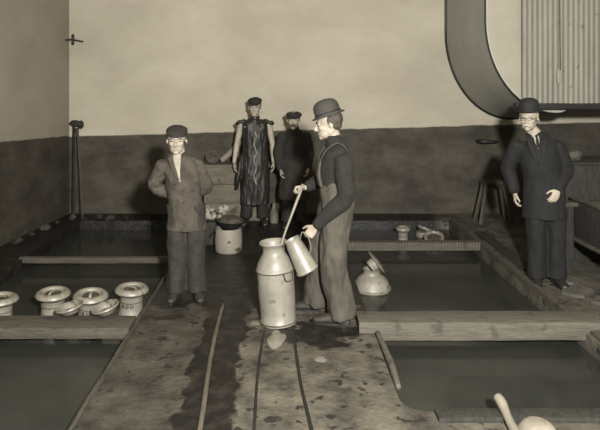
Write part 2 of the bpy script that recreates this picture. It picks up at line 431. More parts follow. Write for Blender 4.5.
for yy, rr in ((Y1-.02, .018), (Y0, .010)):
    bm = bmesh.new(); tube(bm, [(x, yy, z) for x, z in uprof(RV+.008, near=(yy == Y0))], [rr]*len(po), side=(0, 1, 0), k=1, seg=8)
    finish('rim_band', bm, M['iron'], vat)
# corrugated screen in front
scr = thing('corrugated_screen', 'ribbed corrugated iron sheet hung in front of the overhead vat', 'metal screen')
bm = bmesh.new(); n = 240; xa, xb = 2.885, 4.75
A = []; B = []; A2 = []; B2 = []
for i in range(n+1):
    x = xa+(xb-xa)*i/n; y = 7.24+.005*math.sin(2*PI*(x-xa)/.062)
    zb = 1.735 - .02*(x-xa)
    A.append(bm.verts.new((x, y, zb))); B.append(bm.verts.new((x, y, 4.298)))
    A2.append(bm.verts.new((x, y+.004, zb))); B2.append(bm.verts.new((x, y+.004, 4.298)))
for P, Q in ((A, B), (B, B2), (B2, A2), (A2, A)): strip(bm, P, Q)
finish('corrugated_sheet', bm, M['corr'], scr, auto=80)
beam('support_beam', 2.80, 4.85, 7.20, 7.30, 1.655, 1.73, M['iron'], scr, wob=.004)
cord = thing('pull_cord', 'thin dark pull cord with a small white handle on the corrugated sheet', 'cord')
bm = bmesh.new(); tube(bm, [(3.325, 7.20, 4.1), (3.325, 7.205, 3.0), (3.33, 7.20, 2.13)], [.004]*3, k=2, seg=6); finish('cord', bm, M['iron'], cord)
bm = bmesh.new(); tube(bm, [(3.30, 7.19, 2.13), (3.30, 7.19, 2.03), (3.305, 7.19, 1.97)], [.014, .02, .012], k=3, seg=10); finish('handle', bm, M['shirt'], cord)

# ------------------------------------------------------------------ milk can being filled
def lean(o, about, ang):  # tilt toward -x
    o.location = about; o.rotation_euler = (0, ang, 0)
mc = thing('milk_can', 'tall dented pale milk can standing on the walkway being filled', 'milk can', (-.035, 4.94, 0), (0, math.radians(-4.0), 0))
bm = bmesh.new()
lathe(bm, [(0, .012), (.135, .012), (.146, .0), (.152, .004), (.152, .022), (.146, .028), (.147, .10), (.150, .25), (.150, .425), (.156, .43), (.158, .44),
           (.156, .45), (.150, .455), (.142, .49), (.118, .535), (.096, .565), (.090, .585), (.090, .615), (.095, .63), (.112, .648), (.117, .656), (.113, .664),
           (.106, .662), (.088, .635), (.082, .61), (.082, .58), (.12, .50), (.138, .44), (.138, .05), (0, .04)], seg=48)
for v in bm.verts: 
    f = noise.noise(v.co*7)*.004; v.co.x += f; v.co.y += f
finish('can_body', bm, M['can'], mc)
for z in (.433, .02):
    bm = bmesh.new()
    R_ = .154
    tube(bm, [(R_*math.cos(t), R_*math.sin(t), z) for t in [2*PI*i/36 for i in range(37)]], [.006]*37, side=(0, 0, 1), k=1, seg=6)
    finish('hoop', bm, M['lid_dark'], mc)
for ang in (-50, 130):
    t = math.radians(ang); bm = bmesh.new()
    c = V((math.cos(t), math.sin(t), 0)); s = V((-c.y, c.x, 0))
    tube(bm, [c*.15+s*.04+V((0, 0, .43)), c*.172+s*.045+V((0, 0, .42)), c*.18+s*.04+V((0, 0, .385)), c*.182+V((0, 0, .375)), c*.18-s*.04+V((0, 0, .385)), c*.172-s*.045+V((0, 0, .42)), c*.15-s*.04+V((0, 0, .43))], [.005]*7, k=3, seg=6)
    finish('handle', bm, M['lid_dark'], mc)

# stirring stick held in the right hand
bm = bmesh.new()
tube(bm, [(.165, 5.125, 1.10), (.155, 5.11, 1.06), (.06, 5.02, .83), (.005, 4.97, .69), (-.07, 4.92, .45)], [.010, .013, .010, .009, .010], k=3, seg=10)
tag(finish('stirring_stick', bm, M['stick']), 'pale straight stirring stick held in the tall milk can', 'stick')

# pitcher held in the left hand
pc0 = V((.072, 4.84, .705)); pb0 = V((.200, 4.82, .455))
ax = (pc0-pb0).normalized()
pit = thing('pitcher', 'pale tin pouring can tilted against the milk can, held by its handle', 'pitcher', pb0)
pit.rotation_mode = 'QUATERNION'; pit.rotation_quaternion = ax.to_track_quat('Z', 'Y')
bm = bmesh.new()
prof = [(0, 0), (.088, 0), (.094, .006), (.094, .014), (.088, .022), (.080, .12), (.070, .22), (.062, .262), (.068, .285)]
lathe(bm, prof + [(.063, .285), (.057, .262), (.065, .22), (.075, .12), (.083, .022), (0, .012)], seg=36)
finish('pitcher_body', bm, M['can_bright'], pit)
q = pit.rotation_quaternion.inverted()
hd = q @ V((1, -.25, .55)); hd.z = 0; hd.normalize()
bm = bmesh.new()
tube(bm, [hd*.062+V((0, 0, .255)), hd*.105+V((0, 0, .298)), hd*.130+V((0, 0, .25)), hd*.112+V((0, 0, .16)), hd*.078+V((0, 0, .12))], [(.009, .005)]*5, side=hd.cross(V((0, 0, 1))), k=5, seg=8)
finish('handle', bm, M['can_bright'], pit)

# spilt milk
def blob_flat(name, cx, cy, r, seed, m, label, cat, sx=1, sy=1, z=.003, par=None):
    bm = bmesh.new(); n = 40; vs = []; vt = []
    for i in range(n):
        a = 2*PI*i/n; rr = r*(1+.55*noise.noise(V((math.cos(a)*1.1, math.sin(a)*1.1, seed))))
        rr = max(rr, r*.25)
        vs.append(bm.verts.new((cx+rr*sx*math.cos(a), cy+rr*sy*math.sin(a), .0005))); vt.append(bm.verts.new((cx+.93*rr*sx*math.cos(a), cy+.93*rr*sy*math.sin(a), z)))
    bm.faces.new(vt); bm.faces.new(vs[::-1])
    for i in range(n): bm.faces.new((vs[i], vs[(i+1) % n], vt[(i+1) % n], vt[i]))
    return tag(finish(name, bm, m), label, cat)
blob_flat('milk_puddle', -.045, 4.60, .06, 2.2, M['milk'], 'spilt milk streak on the floor right in front of the milk can', 'puddle', 1.1, 2.6)
blob_flat('milk_puddle', .265, 4.27, .03, 5.1, M['milk'], 'small white milk splash on the walkway below the man in overalls', 'puddle', 1.5, 1.6)
blob_flat('milk_puddle', -.21, 4.93, .035, 8.3, M['milk'], 'small white milk spot at the left foot of the milk can', 'puddle', 1.6, 1.2)

# ------------------------------------------------------------------ cans floating in the tanks
def text_ring(txt, r, z, size, parent, ang0, m):
    for k, ch in enumerate(txt):
        cu = bpy.data.curves.new('t', 'FONT'); cu.body = ch; cu.size = size; cu.extrude = .002; cu.align_x = 'CENTER'; cu.offset = .0014
        o = bpy.data.objects.new('t', cu); C.objects.link(o)
        dg = bpy.context.evaluated_depsgraph_get(); dg.update()
        me = bpy.data.meshes.new_from_object(o.evaluated_get(dg)); bpy.data.objects.remove(o); bpy.data.curves.remove(cu)
        for v in me.vertices:
            a = (v.co.x + (k-(len(txt)-1)/2)*size*1.05)/r + ang0; rr = r + v.co.z
            v.co = V((rr*math.cos(a), rr*math.sin(a), z + v.co.y))
        me.materials.clear(); me.materials.append(m)
        ob = bpy.data.objects.new('letter', me); C.objects.link(ob); ob.parent = parent
def tank_can(loc, label, group, rot=(0, 0, 0), lid=True, txt=None, s=1.0, lidtilt=(0, 0, 0), mesh=None):
    t = thing('milk_can', label, 'milk can', loc, rot, group); t.scale = (s,)*3
    bm = bmesh.new()   # z=0 is the water line; shoulder below it
    lathe(bm, [(0, -.26), (.12, -.26), (.125, -.25), (.125, -.06), (.122, -.04), (.115, .0), (.108, .02), (.105, .06), (.105, .15), (.112, .165), (.118, .172),
               (.108, .172), (.098, .15), (.098, .05), (0, .04)], seg=36)
    finish('can_neck', bm, M['can'], t)
    bm = bmesh.new()
    tube(bm, [(.106*math.cos(a), .106*math.sin(a), .105) for a in [2*PI*i/30 for i in range(31)]], [.004]*31, side=(0, 0, 1), k=1, seg=6)
    finish('neck_band', bm, M['lid_dark'], t)
    if lid:
        bm = bmesh.new()
        lathe(bm, [(0, .15), (.10, .15), (.125, .175), (.150, .185), (.158, .198), (.153, .216), (.132, .232), (.115, .236), (.100, .230), (.092, .214), (.05, .205), (0, .204)], seg=40)
        l = finish('can_lid', bm, M['lid'], t); l.rotation_euler = lidtilt
        bm = bmesh.new()
        ell(bm, (0, 0, .208), (.088, .088, .005), u=24, v=6)
        finish('lid_hollow', bm, M['lid_dark'], l)
        bm = bmesh.new()
        tube(bm, [(-.05, 0, .208), (-.03, 0, .228), (.03, 0, .228), (.05, 0, .208)], [(.012, .005)]*4, side=(0, 1, 0), k=4, seg=8)
        h = finish('lid_handle', bm, M['lid'], l); h.rotation_euler = (0, 0, .7)
    if txt: text_ring(txt, .1065, .062, .042, t, -PI/2-.12 - rot[2], M['ink'])
    return t
G = 'milk cans standing in the left-hand tank'
def at(px, Y): return (px-283)/600*Y
tank_can((at(3, 5.12)-.03, 5.12, ZW+.06), 'milk can cut off by the left edge of the photograph', G, (0, .03, 0), s=.94)
tank_can((at(53, 5.26), 5.26, ZW+.06), 'left-hand tank milk can with an unlettered neck, second from the left edge', G, (0.05, 0, .4), s=.94)
tank_can((at(90, 5.22), 5.22, ZW+.06), 'left-hand tank milk can lettered S C on its neck, dark mark on lid', G, (0.09, -.03, 1.0), txt='SC', s=.94)
tank_can((at(131, 5.34), 5.34, ZW+.07), 'left-hand tank milk can lettered B O D, nearest the walkway', G, (0.02, -.05, 2.2), txt='BOD', s=.94)
# loose lids leaning on the cans
def loose_lid(loc, rot, label, group, s=1.0, name='can_lid'):
    t = thing(name, label, 'lid', loc, rot, group); t.scale = (s,)*3
    bm = bmesh.new()
    lathe(bm, [(0, 0), (.075, 0), (.085, .008), (.10, .035), (.125, .048), (.132, .058), (.128, .068), (.118, .064), (.095, .052), (.078, .020), (0, .016)], seg=36)
    finish('lid_dish', bm, M['lid'], t)
    bm = bmesh.new(); tube(bm, [(-.04, 0, .018), (-.03, 0, .04), (.03, 0, .04), (.04, 0, .018)], [(.01, .004)]*4, side=(0, 1, 0), k=4, seg=8)
    finish('lid_handle', bm, M['lid'], t)
    return t
loose_lid((at(71, 4.97), 4.97, .065), (math.radians(3), math.radians(-13), 0), 'loose dished can lid leaning between the second and third left-hand cans', 'loose lids on the left beam', .88)
loose_lid((at(107, 4.97), 4.97, .065), (math.radians(5), math.radians(-15), 0), 'loose dished can lid leaning between the two lettered cans', 'loose lids on the left beam', .88)

# half-sunk can with a tilted lid in the right-hand tank
t = thing('milk_can', 'broad-shouldered milk can afloat in the right-hand tank with its lid tilted open', 'milk can', (.905, 6.12, ZW))
bm = bmesh.new()
lathe(bm, [(0, -.2), (.17, -.2), (.185, -.02), (.190, .01), (.188, .03), (.178, .045), (.165, .085), (.13, .125), (.095, .15), (.085, .165), (.084, .20), (.09, .207), (.078, .207), (.075, .16), (0, .12)], seg=40)
finish('can_shoulder', bm, M['can'], t)
bm = bmesh.new(); tube(bm, [(.19*math.cos(a), .19*math.sin(a), .02) for a in [2*PI*i/40 for i in range(41)]], [.007]*41, side=(0, 0, 1), k=1, seg=6)
finish('hoop', bm, M['lid'], t)
l = thing('can_lid', 'plate-like can lid with a plug, tilted on edge on top of the half-sunk can', 'lid', (.925, 6.12, ZW+.285), (0.15, math.radians(52), 0.25))
bm = bmesh.new(); lathe(bm, [(0, .012), (.10, .004), (.126, .0), (.130, .006), (.124, .014), (.10, .016), (.07, .03), (0, .032)], seg=36)
finish('lid_plate', bm, M['can_bright'], l)
bm = bmesh.new(); lathe(bm, [(0, -.075), (.058, -.075), (.064, -.068), (.066, .0), (0, .0)], seg=28); finish('lid_plug', bm, M['can'], l)
bm = bmesh.new(); tube(bm, [(.128*math.cos(a), .128*math.sin(a), .018) for a in [2*PI*i/36 for i in range(37)]], [.004]*37, side=(0, 0, 1), k=1, seg=6); finish('lid_bead', bm, M['lid_dark'], l)
l.location = (.945, 6.10, ZW+.275)

# small group in the far right-hand tank
G2 = 'cans and lids in the far right-hand tank'
t = tank_can((at(403, 7.95), 7.95, ZW-.02), 'small lidded milk can in the far tank, left of the pair of dishes', G2, s=.72)
t.scale = (.62, .62, .95)
def dish(loc, rot, label, s, hollow=True):
    t = thing('dished_lid', label, 'lid', loc, rot, G2); t.scale = (s,)*3
    bm = bmesh.new(); lathe(bm, [(0, 0), (.09, .0), (.125, .02), (.135, .045), (.128, .062), (.112, .06), (.10, .04), (0, .028)], seg=36)
    finish('lid_rim', bm, M['lid'], t)
    bm = bmesh.new(); ell(bm, (0, 0, .036), (.098, .098, .010), u=24, v=6); finish('lid_hollow', bm, M['lid_dark'], t)
    return t
bm = bmesh.new(); lathe(bm, [(0, -.05), (.10, -.05), (.115, 0), (.105, .03), (0, .03)], seg=30)
for v in bm.verts: v.co += V((at(434, 7.85), 7.85, ZW+.015))
tag(finish('tin_float', bm, M['can']), 'squat tin can top at the waterline beneath the ring-shaped lid', 'can', G2)
dish((at(434, 7.85), 7.85, ZW+.05), (math.radians(22), math.radians(-6), 0), 'ring-shaped lid with a dark hollow tilted toward the camera in the far tank', .98)
bm = bmesh.new(); lathe(bm, [(0, -.05), (.10, -.05), (.115, 0), (.105, .05), (0, .05)], seg=30)
for v in bm.verts: v.co += V((at(424, 8.25), 8.25, ZW+.015))
tag(finish('tin_float', bm, M['can']), 'squat tin can top behind the ring-shaped lid in the far tank', 'can', G2)
dish((at(424, 8.25), 8.25, ZW+.075), (math.radians(-8), math.radians(22), 0), 'small dull lid tipped to the right behind the ring-shaped lid', .8)

# ------------------------------------------------------------------ bucket, pan, rags by the left man
bk = thing('enamel_bucket', 'stained white enamel bucket on the wet floor behind the walkway', 'bucket', (-.64, 7.05, 0))
bm = bmesh.new(); lathe(bm, [(0, .0), (.145, .0), (.158, .02), (.162, .15), (.155, .25), (.150, .275), (.142, .275), (.15, .15), (.14, .03), (0, .02)], seg=36)
finish('bucket_body', bm, M['bucket'], bk)
bm = bmesh.new(); tube(bm, [(-.155, 0, .25), (-.185, -.04, .22), (-.19, -.10, .20)], [.006]*3, k=3, seg=6); finish('bail_handle', bm, M['iron'], bk)
pn = thing('dark_pan', 'dark shallow pan sitting on top of the white bucket', 'pan', (-.62, 7.05, .275), (0, math.radians(3), 0)); pn.scale = (.86, .86, 1)
bm = bmesh.new(); lathe(bm, [(0, 0), (.12, 0), (.150, .03), (.185, .075), (.19, .08), (.180, .082), (.14, .035), (0, .02)], seg=36); finish('pan_body', bm, M['iron'], pn)
bm = bmesh.new(); lathe(bm, [(0, .05), (.165, .055), (.172, .075), (.14, .115), (.10, .13), (0, .135)], seg=36); finish('pan_cover', bm, M['lid_dark'], pn)
# crate under the rags
bm = bmesh.new(); box(bm, -1.08, -.70, 7.3, 7.7, 0, .28); bevelled(bm, .01)
tag(finish('dark_crate', bm, M['dark_timber']), 'dark low crate behind the white bucket with crumpled rags on it', 'crate')
bm = bmesh.new()
for i in range(22):
    a = random.random()*6.28; r = random.random()*.12
    ell(bm, (-.88+1.3*r*math.cos(a), 7.42+r*math.sin(a), .335+random.random()*.08), (.04+random.random()*.03, .03+random.random()*.03, .02+random.random()*.025), (random.random()*3, random.random()*3, random.random()*3), 8, 6)
ell(bm, (-.88, 7.42, .335), (.15, .12, .05)); ell(bm, (-.93, 7.40, .36), (.09, .08, .06))
ell(bm, (-.71, 7.42, .43), (.05, .05, .05))
tag(fuse('crumpled_rags', bm, M['paper'], voxel=.01, smooth=1, wrinkle=.014, wscale=24, wvec=(1, 1, 1)), 'heap of crumpled white blotched rags on the dark crate', 'rags')

# plank block behind the men
blk = thing('plank_bench', 'tall box bench of wide planks against the back wall, left of the man in oilskins', 'bench', (0, 0, 0))
for i, (z0, z1) in enumerate(((0, .25), (.255, .52), (.525, .77))):
    beam('plank', at(204, 8.62), at(268, 8.62), 8.62, 8.66, z0, z1, M['block'], blk, n=12, bev=.006, wob=.004)
beam('bench_top', at(202, 8.6), at(270, 8.6), 8.60, 9.06, .77, .805, M['block'], blk, n=12, bev=.006, wob=.003)
beam('end_board', at(204, 8.66), at(204, 8.66)+.03, 8.66, 9.06, 0, .77, M['block'], blk, n=4, bev=.004, wob=.003)
bm = bmesh.new(); tube(bm, [(at(222, 8.8), 8.78, .85), (at(231, 8.8), 8.85, .96), (at(240, 8.85), 8.95, 1.10)], [.042, .044, .042], k=2, seg=16)
tag(finish('pale_pipe', bm, M['stick']), 'stubby pale pipe leaning on the bench top beside the man in oilskins', 'pipe')
t = thing('tin_basin', 'small pale basin lying on its side on the plank bench top', 'basin', (at(212, 8.75), 8.72, .895), (math.radians(60), 0, .3))
bm = bmesh.new(); lathe(bm, [(0, -.03), (.06, -.03), (.085, 0), (.10, .03), (.092, .03), (.075, 0), (0, -.02)], seg=28); finish('basin_bowl', bm, M['scrap'], t)
bm = bmesh.new(); ell(bm, (0, 0, .0), (.07, .07, .01)); finish('basin_hollow', bm, M['lid_dark'], t)

# jug between the boots
t = thing('small_jug', 'small pale stoppered jug on the floor between the two men at the back', 'jug', (at(274, 8.5), 8.5, 0))
bm = bmesh.new(); lathe(bm, [(0, 0), (.055, 0), (.062, .02), (.062, .15), (.04, .2), (.024, .23), (.024, .27), (.03, .28), (0, .28)], seg=24); finish('jug_body', bm, M['can'], t)
bm = bmesh.new(); lathe(bm, [(0, .278), (.02, .278), (.018, .30), (0, .302)], seg=16); finish('stopper', bm, M['lid_dark'], t)

# ------------------------------------------------------------------ props in the left corner
def prop(pts, w, label, m=M['timber']):
    bm = bmesh.new(); tube(bm, pts, [w]*len(pts), k=3, seg=4)
    return tag(finish('wooden_prop', bm, m, smooth=False), label, 'wooden prop', 'wooden props in the far left corner')
prop([(-3.135, 8.96, 0), (-3.13, 8.965, .7), (-3.125, 8.97, 1.33)], (.022, .03), 'upright dark wooden prop standing in the far left corner', M['dark_timber'])
prop([(-2.93, 8.75, 0), (-3.0, 8.86, .7), (-3.07, 8.95, 1.30)], (.022, .03), 'slanting pale wooden prop leaning into the far left corner')
bm = bmesh.new(); ell(bm, (-3.11, 8.98, 1.375), (.09, .06, .05)); ell(bm, (-3.03, 8.99, 1.36), (.05, .05, .06))
tag(fuse('cloth_knot', bm, M['dark_timber'], voxel=.012, smooth=2, wrinkle=.012, wscale=18), 'dark knotted sacking tied round the top of the corner props', 'knot')
bm = bmesh.new(); tube(bm, [(-3.25, 8.97, 2.62), (-3.15, 8.97, 2.63), (-3.0, 9.0, 2.60)], [.012]*3, k=2, seg=8); tube(bm, [(-3.14, 8.97, 2.70), (-3.14, 8.97, 2.56)], [.02, .02], k=1, seg=8)
bm2 = bm
tag(finish('pipe_bracket', bm2, M['iron']), 'small dark iron bracket high up in the left corner', 'bracket')
G3 = 'rubble lumps at the foot of the left corner'
for i in range(9):
    bm = bmesh.new(); r = .03+random.random()*.035
    ell(bm, (0, 0, 0), (r*1.3, r, r*.7), (0, 0, random.random()*3), 12, 8)
    for v in bm.verts: v.co += noise.noise_vector(v.co*14+V((i*3, 0, 0)))*.03
    o = finish('rubble', bm, M['dark_timber'] if i % 3 else M['timber']); o.location = (-3.06+.19*i, 8.72-.05*(i % 2), r*.5) if i < 5 else (-3.18-.03*(i-5), 8.42-(i-5)*.34, r*.5)
    tag(o, 'lump of rubble on the floor by the wooden props in the far left corner', 'rubble', G3)

# ------------------------------------------------------------------ right-hand side
st = thing('wooden_trestle', 'small splay-legged wooden trestle by the back wall behind the man in black', 'trestle', (2.98, 8.5, 0))
for sx in (-1, 1):
    for sy in (-1, 1):
        bm = bmesh.new(); tube(bm, [(sx*.22-.03*0, sy*.13, 0), (sx*.12, sy*.06, .56)], [(.028, .02), (.026, .02)], k=1, seg=4); finish('leg', bm, M['timber'], st, smooth=False)
for i in range(6):
    bm = bmesh.new(); box(bm, -.14+i*.05, -.108+i*.05, -.1, .1, .545, .60); bevelled(bm, .004); finish('top_slat', bm, M['timber'], st)
beam('rail', -.15, .15, -.02, .02, .50, .545, M['dark_timber'], st, n=3, bev=.004)

# trough with leg and dark vat behind
tr = thing('wooden_trough', 'raised dark wooden trough on a stout post at the right edge', 'trough')
beam('side_board', 3.05, 3.09, 4.6, 6.28, .35, .75, M['dark_timber'], tr, n=24)
beam('end_board', 3.05, 4.0, 6.24, 6.28, .35, .75, M['dark_timber'], tr, n=10)
beam('top_rail', 3.03, 3.13, 4.6, 6.32, .75, .79, M['timber'], tr, n=24)
beam('bottom_board', 3.07, 4.0, 4.6, 6.26, .33, .36, M['dark_timber'], tr, n=10)
beam('bottom_rail', 3.02, 3.08, 4.6, 6.30, .33, .365, M['timber'], tr, n=24)
beam('post', 2.86, 3.02, 6.22, 6.34, 0, .69, M['dark_timber'], tr, n=8)
beam('post', 3.5, 3.62, 4.7, 4.82, 0, .34, M['dark_timber'], tr, n=8)
beam('crossbar', 2.84, 3.1, 6.2, 6.36, .69, .73, M['timber'], tr, n=4)
dv = thing('dark_vat', 'dark stained wooden vat behind the trough at the right edge', 'vat')
bm = bmesh.new(); box(bm, 2.98, 4.3, 6.62, 7.15, 0, 1.07); bevelled(bm, .02); finish('vat_body', bm, M['dark_timber'], dv)
beam('vat_cover', 2.94, 4.34, 6.58, 7.19, 1.07, 1.10, M['dark_timber'], dv, n=14, wob=.003)
bm = bmesh.new()
tube(bm, [(3.03, 6.72, 1.115), (3.12, 6.66, 1.14), (3.23, 6.66, 1.17), (3.31, 6.70, 1.18)], [(.04, .025), (.055, .035), (.07, .05), (.04, .035)], k=4)
ell(bm, (3.20, 6.70, 1.13), (.12, .07, .035))
tag(fuse('grey_rag', bm, M['rag'], voxel=.009, smooth=1, wrinkle=.014, wscale=22), 'grey bunched rag lying on the cover of the dark vat', 'rag')
for k, (x, y, a, s, lab) in enumerate(((2.76, 5.62, .5, 1.0, 'pale broken scrap of board on the floor by the feet of the man in black'), (2.83, 5.95, 1.2, .7, 'smaller pale scrap leaning at the foot of the trough post'), (2.90, 5.35, -.3, .9, 'dull scrap of sacking on the floor under the trough'))):
    bm = bmesh.new(); n = 9; vs = []; vb = []
    for i in range(n):
        an = 2*PI*i/n; r = .14*s*(1+.5*noise.noise(V((math.cos(an)*2, math.sin(an)*2, k*7.0))))
        vs.append(bm.verts.new((r*1.2*math.cos(an), r*math.sin(an), .028+.02*noise.noise(V((an, k, 0)))))); vb.append(bm.verts.new((r*1.2*math.cos(an), r*math.sin(an), 0)))
    bm.faces.new(vs); bm.faces.new(vb[::-1])
    for i in range(n): bm.faces.new((vb[i], vb[(i+1) % n], vs[(i+1) % n], vs[i]))
    o = finish('floor_scrap', bm, M['scrap'], smooth=False); o.location = (x, y, .004); o.rotation_euler = (0, 0, a)
    tag(o, lab, 'scrap', 'scraps on the floor at the right')
# wall fittings
bm = bmesh.new(); tube(bm, [(at(478, 9.05), 9.08, 1.10), (at(483, 9.0), 9.0, 1.10), (at(497, 9.0), 8.98, 1.10)], [.03, .035, .02], k=3, seg=10)
tag(finish('wall_tap', bm, M['iron']), 'dark iron tap on the back wall to the left of the man in black', 'tap')
bm = bmesh.new(); R_ = .05; tube(bm, [(at(475, 9.05)+R_*.6*math.cos(a), 9.07, .79+R_*math.sin(a)) for a in [2*PI*i/20 for i in range(21)]], [.006]*21, side=(0, 1, 0), k=1, seg=6)
tag(finish('wall_ring', bm, M['rag']), 'small iron ring on the dark back wall below the tap', 'ring')

# foreground bits at the lower right
bm = bmesh.new(); tube(bm, [(at(516, 3.3), 3.24, .02), (at(509, 3.42), 3.42, .04), (at(502, 3.55), 3.55, .065), (at(498, 3.6), 3.60, .075)], [.032, .024, .03, .028], k=4, seg=12)
tag(finish('wooden_club', bm, M['stick']), 'short pale round-ended club resting on the kerb at the bottom right', 'club')
t = thing('upturned_basin', 'pale curved basin rim on the floor right of the short club', 'basin', (at(538, 3.36), 3.36, .0), (math.radians(4), 0, 0))
bm = bmesh.new(); lathe(bm, [(0, .062), (.06, .060), (.085, .045), (.105, .012), (.112, .0), (.104, .0), (.08, .035), (.055, .052), (0, .054)], seg=36); finish('basin_bowl', bm, M['stick'], t)
bm = bmesh.new(); tube(bm, [(.112*math.cos(a), .112*math.sin(a), .004) for a in [2*PI*i/36 for i in range(37)]], [.005]*37, side=(0, 0, 1), k=1, seg=6); finish('basin_rim', bm, M['lid_dark'], t)

# ------------------------------------------------------------------ people
HK = 1.13
def bump_head(bm, o, rot, k=1.0):
    """head shapes: o = chin-bottom centre, facing -y before rot"""
    k = HK
    R = Euler(rot).to_matrix() * HK
    def P(x, y, z): return V(o) + R @ V((x, y, z))
    def E(c, r, rr=(0, 0, 0)):
        q = (R.to_4x4() @ Euler(rr).to_matrix().to_4x4())
        mt = Matrix.Translation(P(*c)) @ q @ Matrix.Diagonal((r[0], r[1], r[2], 1))
        bmesh.ops.create_uvsphere(bm, u_segments=24, v_segments=18, radius=1, matrix=mt)
    E((0, .012, .150), (.074, .094, .082))          # skull
    E((0, -.030, .098), (.058, .058, .078))         # face
    E((0, -.034, .054), (.052, .052, .044))         # jaw
    E((0, -.070, .026), (.022, .017, .018))         # chin
    E((0, -.074, .139), (.050, .017, .011))         # brow
    for s in (-1, 1):
        E((s*.037, -.060, .098), (.021, .020, .019))    # cheek
        E((s*.074, .014, .114), (.008, .016, .028), (0, s*-.25, s*.35))   # ear
        E((s*.040, .004, .066), (.018, .034, .032))     # jaw angle
        E((s*.030, -.076, .125), (.013, .010, .007))    # lid
        E((s*.0115, -.096, .080), (.0085, .010, .007))    # nostril wing
    tube(bm, [P(0, -.080, .130), P(0, -.094, .108), P(0, -.108, .088), P(0, -.098, .080)], [.0085*k, .0105*k, .012*k, .009*k], k=3, seg=10)
    E((0, -.081, .0575), (.022, .010, .0065)); E((0, -.079, .047), (.019, .010, .0065))
    return P, R

def hand_shape(bm, w, d, pn, thumb, curl=.35, k=1.0, spread=.06):
    """palm and five fingers. w wrist, d direction, pn palm normal, thumb = side direction of the thumb"""
    d = V(d).normalized(); pn = V(pn); pn = (pn - d*pn.dot(d)).normalized(); t = d.cross(pn)
    if t.dot(V(thumb)) < 0: t = -t
    w = V(w)
    tube(bm, [w-d*.02*k, w+d*.02*k, w+d*.06*k, w+d*.092*k], [(.026*k, .019*k), (.034*k, .019*k), (.042*k, .016*k), (.040*k, .013*k)], side=t, k=3, seg=14)
    for i, (off, L, r) in enumerate(((.031, .072, .0088), (.0105, .082, .0092), (-.0105, .076, .0088), (-.031, .060, .0078))):
        b = w + d*(.088-(.006 if i in (0, 3) else 0))*k + t*off*k
        dd = (d + t*(off*spread*12)).normalized()
        pts = [b - dd*.02*k]; p = b; a = 0
        pts.append(p)
        for fr, ca in ((.45, .8), (.32, 1.1), (.23, .8)):
            a += curl*ca*(1+.12*i)
            q = dd*math.cos(a) + pn*math.sin(a)
            p = p + q*L*fr*k; pts.append(p)
        tube(bm, pts, [r*k*1.0, r*k, r*k*.97, r*k*.9, r*k*.75], k=3, seg=10)
    b = w + d*.022*k + t*.026*k + pn*.004*k
    q1 = (d*.62 + t*.72 + pn*.25).normalized(); q2 = (d*.9 + t*.25 + pn*(.25+curl*.5)).normalized()
    tube(bm, [b-q1*.012*k, b+q1*.026*k, b+q1*.042*k+q2*.014*k, b+q1*.042*k+q2*.045*k], [.014*k, .0125*k, .0105*k, .0085*k], k=3, seg=10)

def shoe(parent, ank, yaw, m, k=1.0, L=.27, pitch=0):
    bm = bmesh.new()
    tube(bm, [(0, .075, .045), (0, .03, .05), (0, -.06, .046), (0, -.13, .036), (0, -.18, .03)], [(.034, .042), (.040, .048), (.044, .042), (.048, .032), (.036, .024)], k=4, seg=16)
    tube(bm, [(0, .045, .05), (0, .04, .14), (0, .03, .2)], [(.042, .052), (.040, .048), (.044, .05)], k=3, seg=16)
    for v in bm.verts: v.co.z = max(v.co.z, .012)
    box(bm, -.04, .04, .03, .085, 0, .03)
    o = fuse('boot', bm, m, parent, voxel=.008, smooth=2)
    o.location = (ank[0], ank[1], 0); o.rotation_euler = (0, 0, yaw); o.scale = (k, k*L/.27, k)
    bm = bmesh.new(); pr = []
    for i in range(24):
        a = 2*PI*i/24; y = -.055+.145*math.sin(a); w = .046*(1 if y < 0 else .86)
        pr.append((w*math.cos(a), y))
    A = [bm.verts.new((x, y, 0)) for x, y in pr]; B = [bm.verts.new((x, y, .016)) for x, y in pr]
    bm.faces.new(A[::-1]); bm.faces.new(B)
    for i in range(24): bm.faces.new((A[i], A[(i+1) % 24], B[(i+1) % 24], B[i]))
    finish('sole', bm, M['iron'], o)
    return o

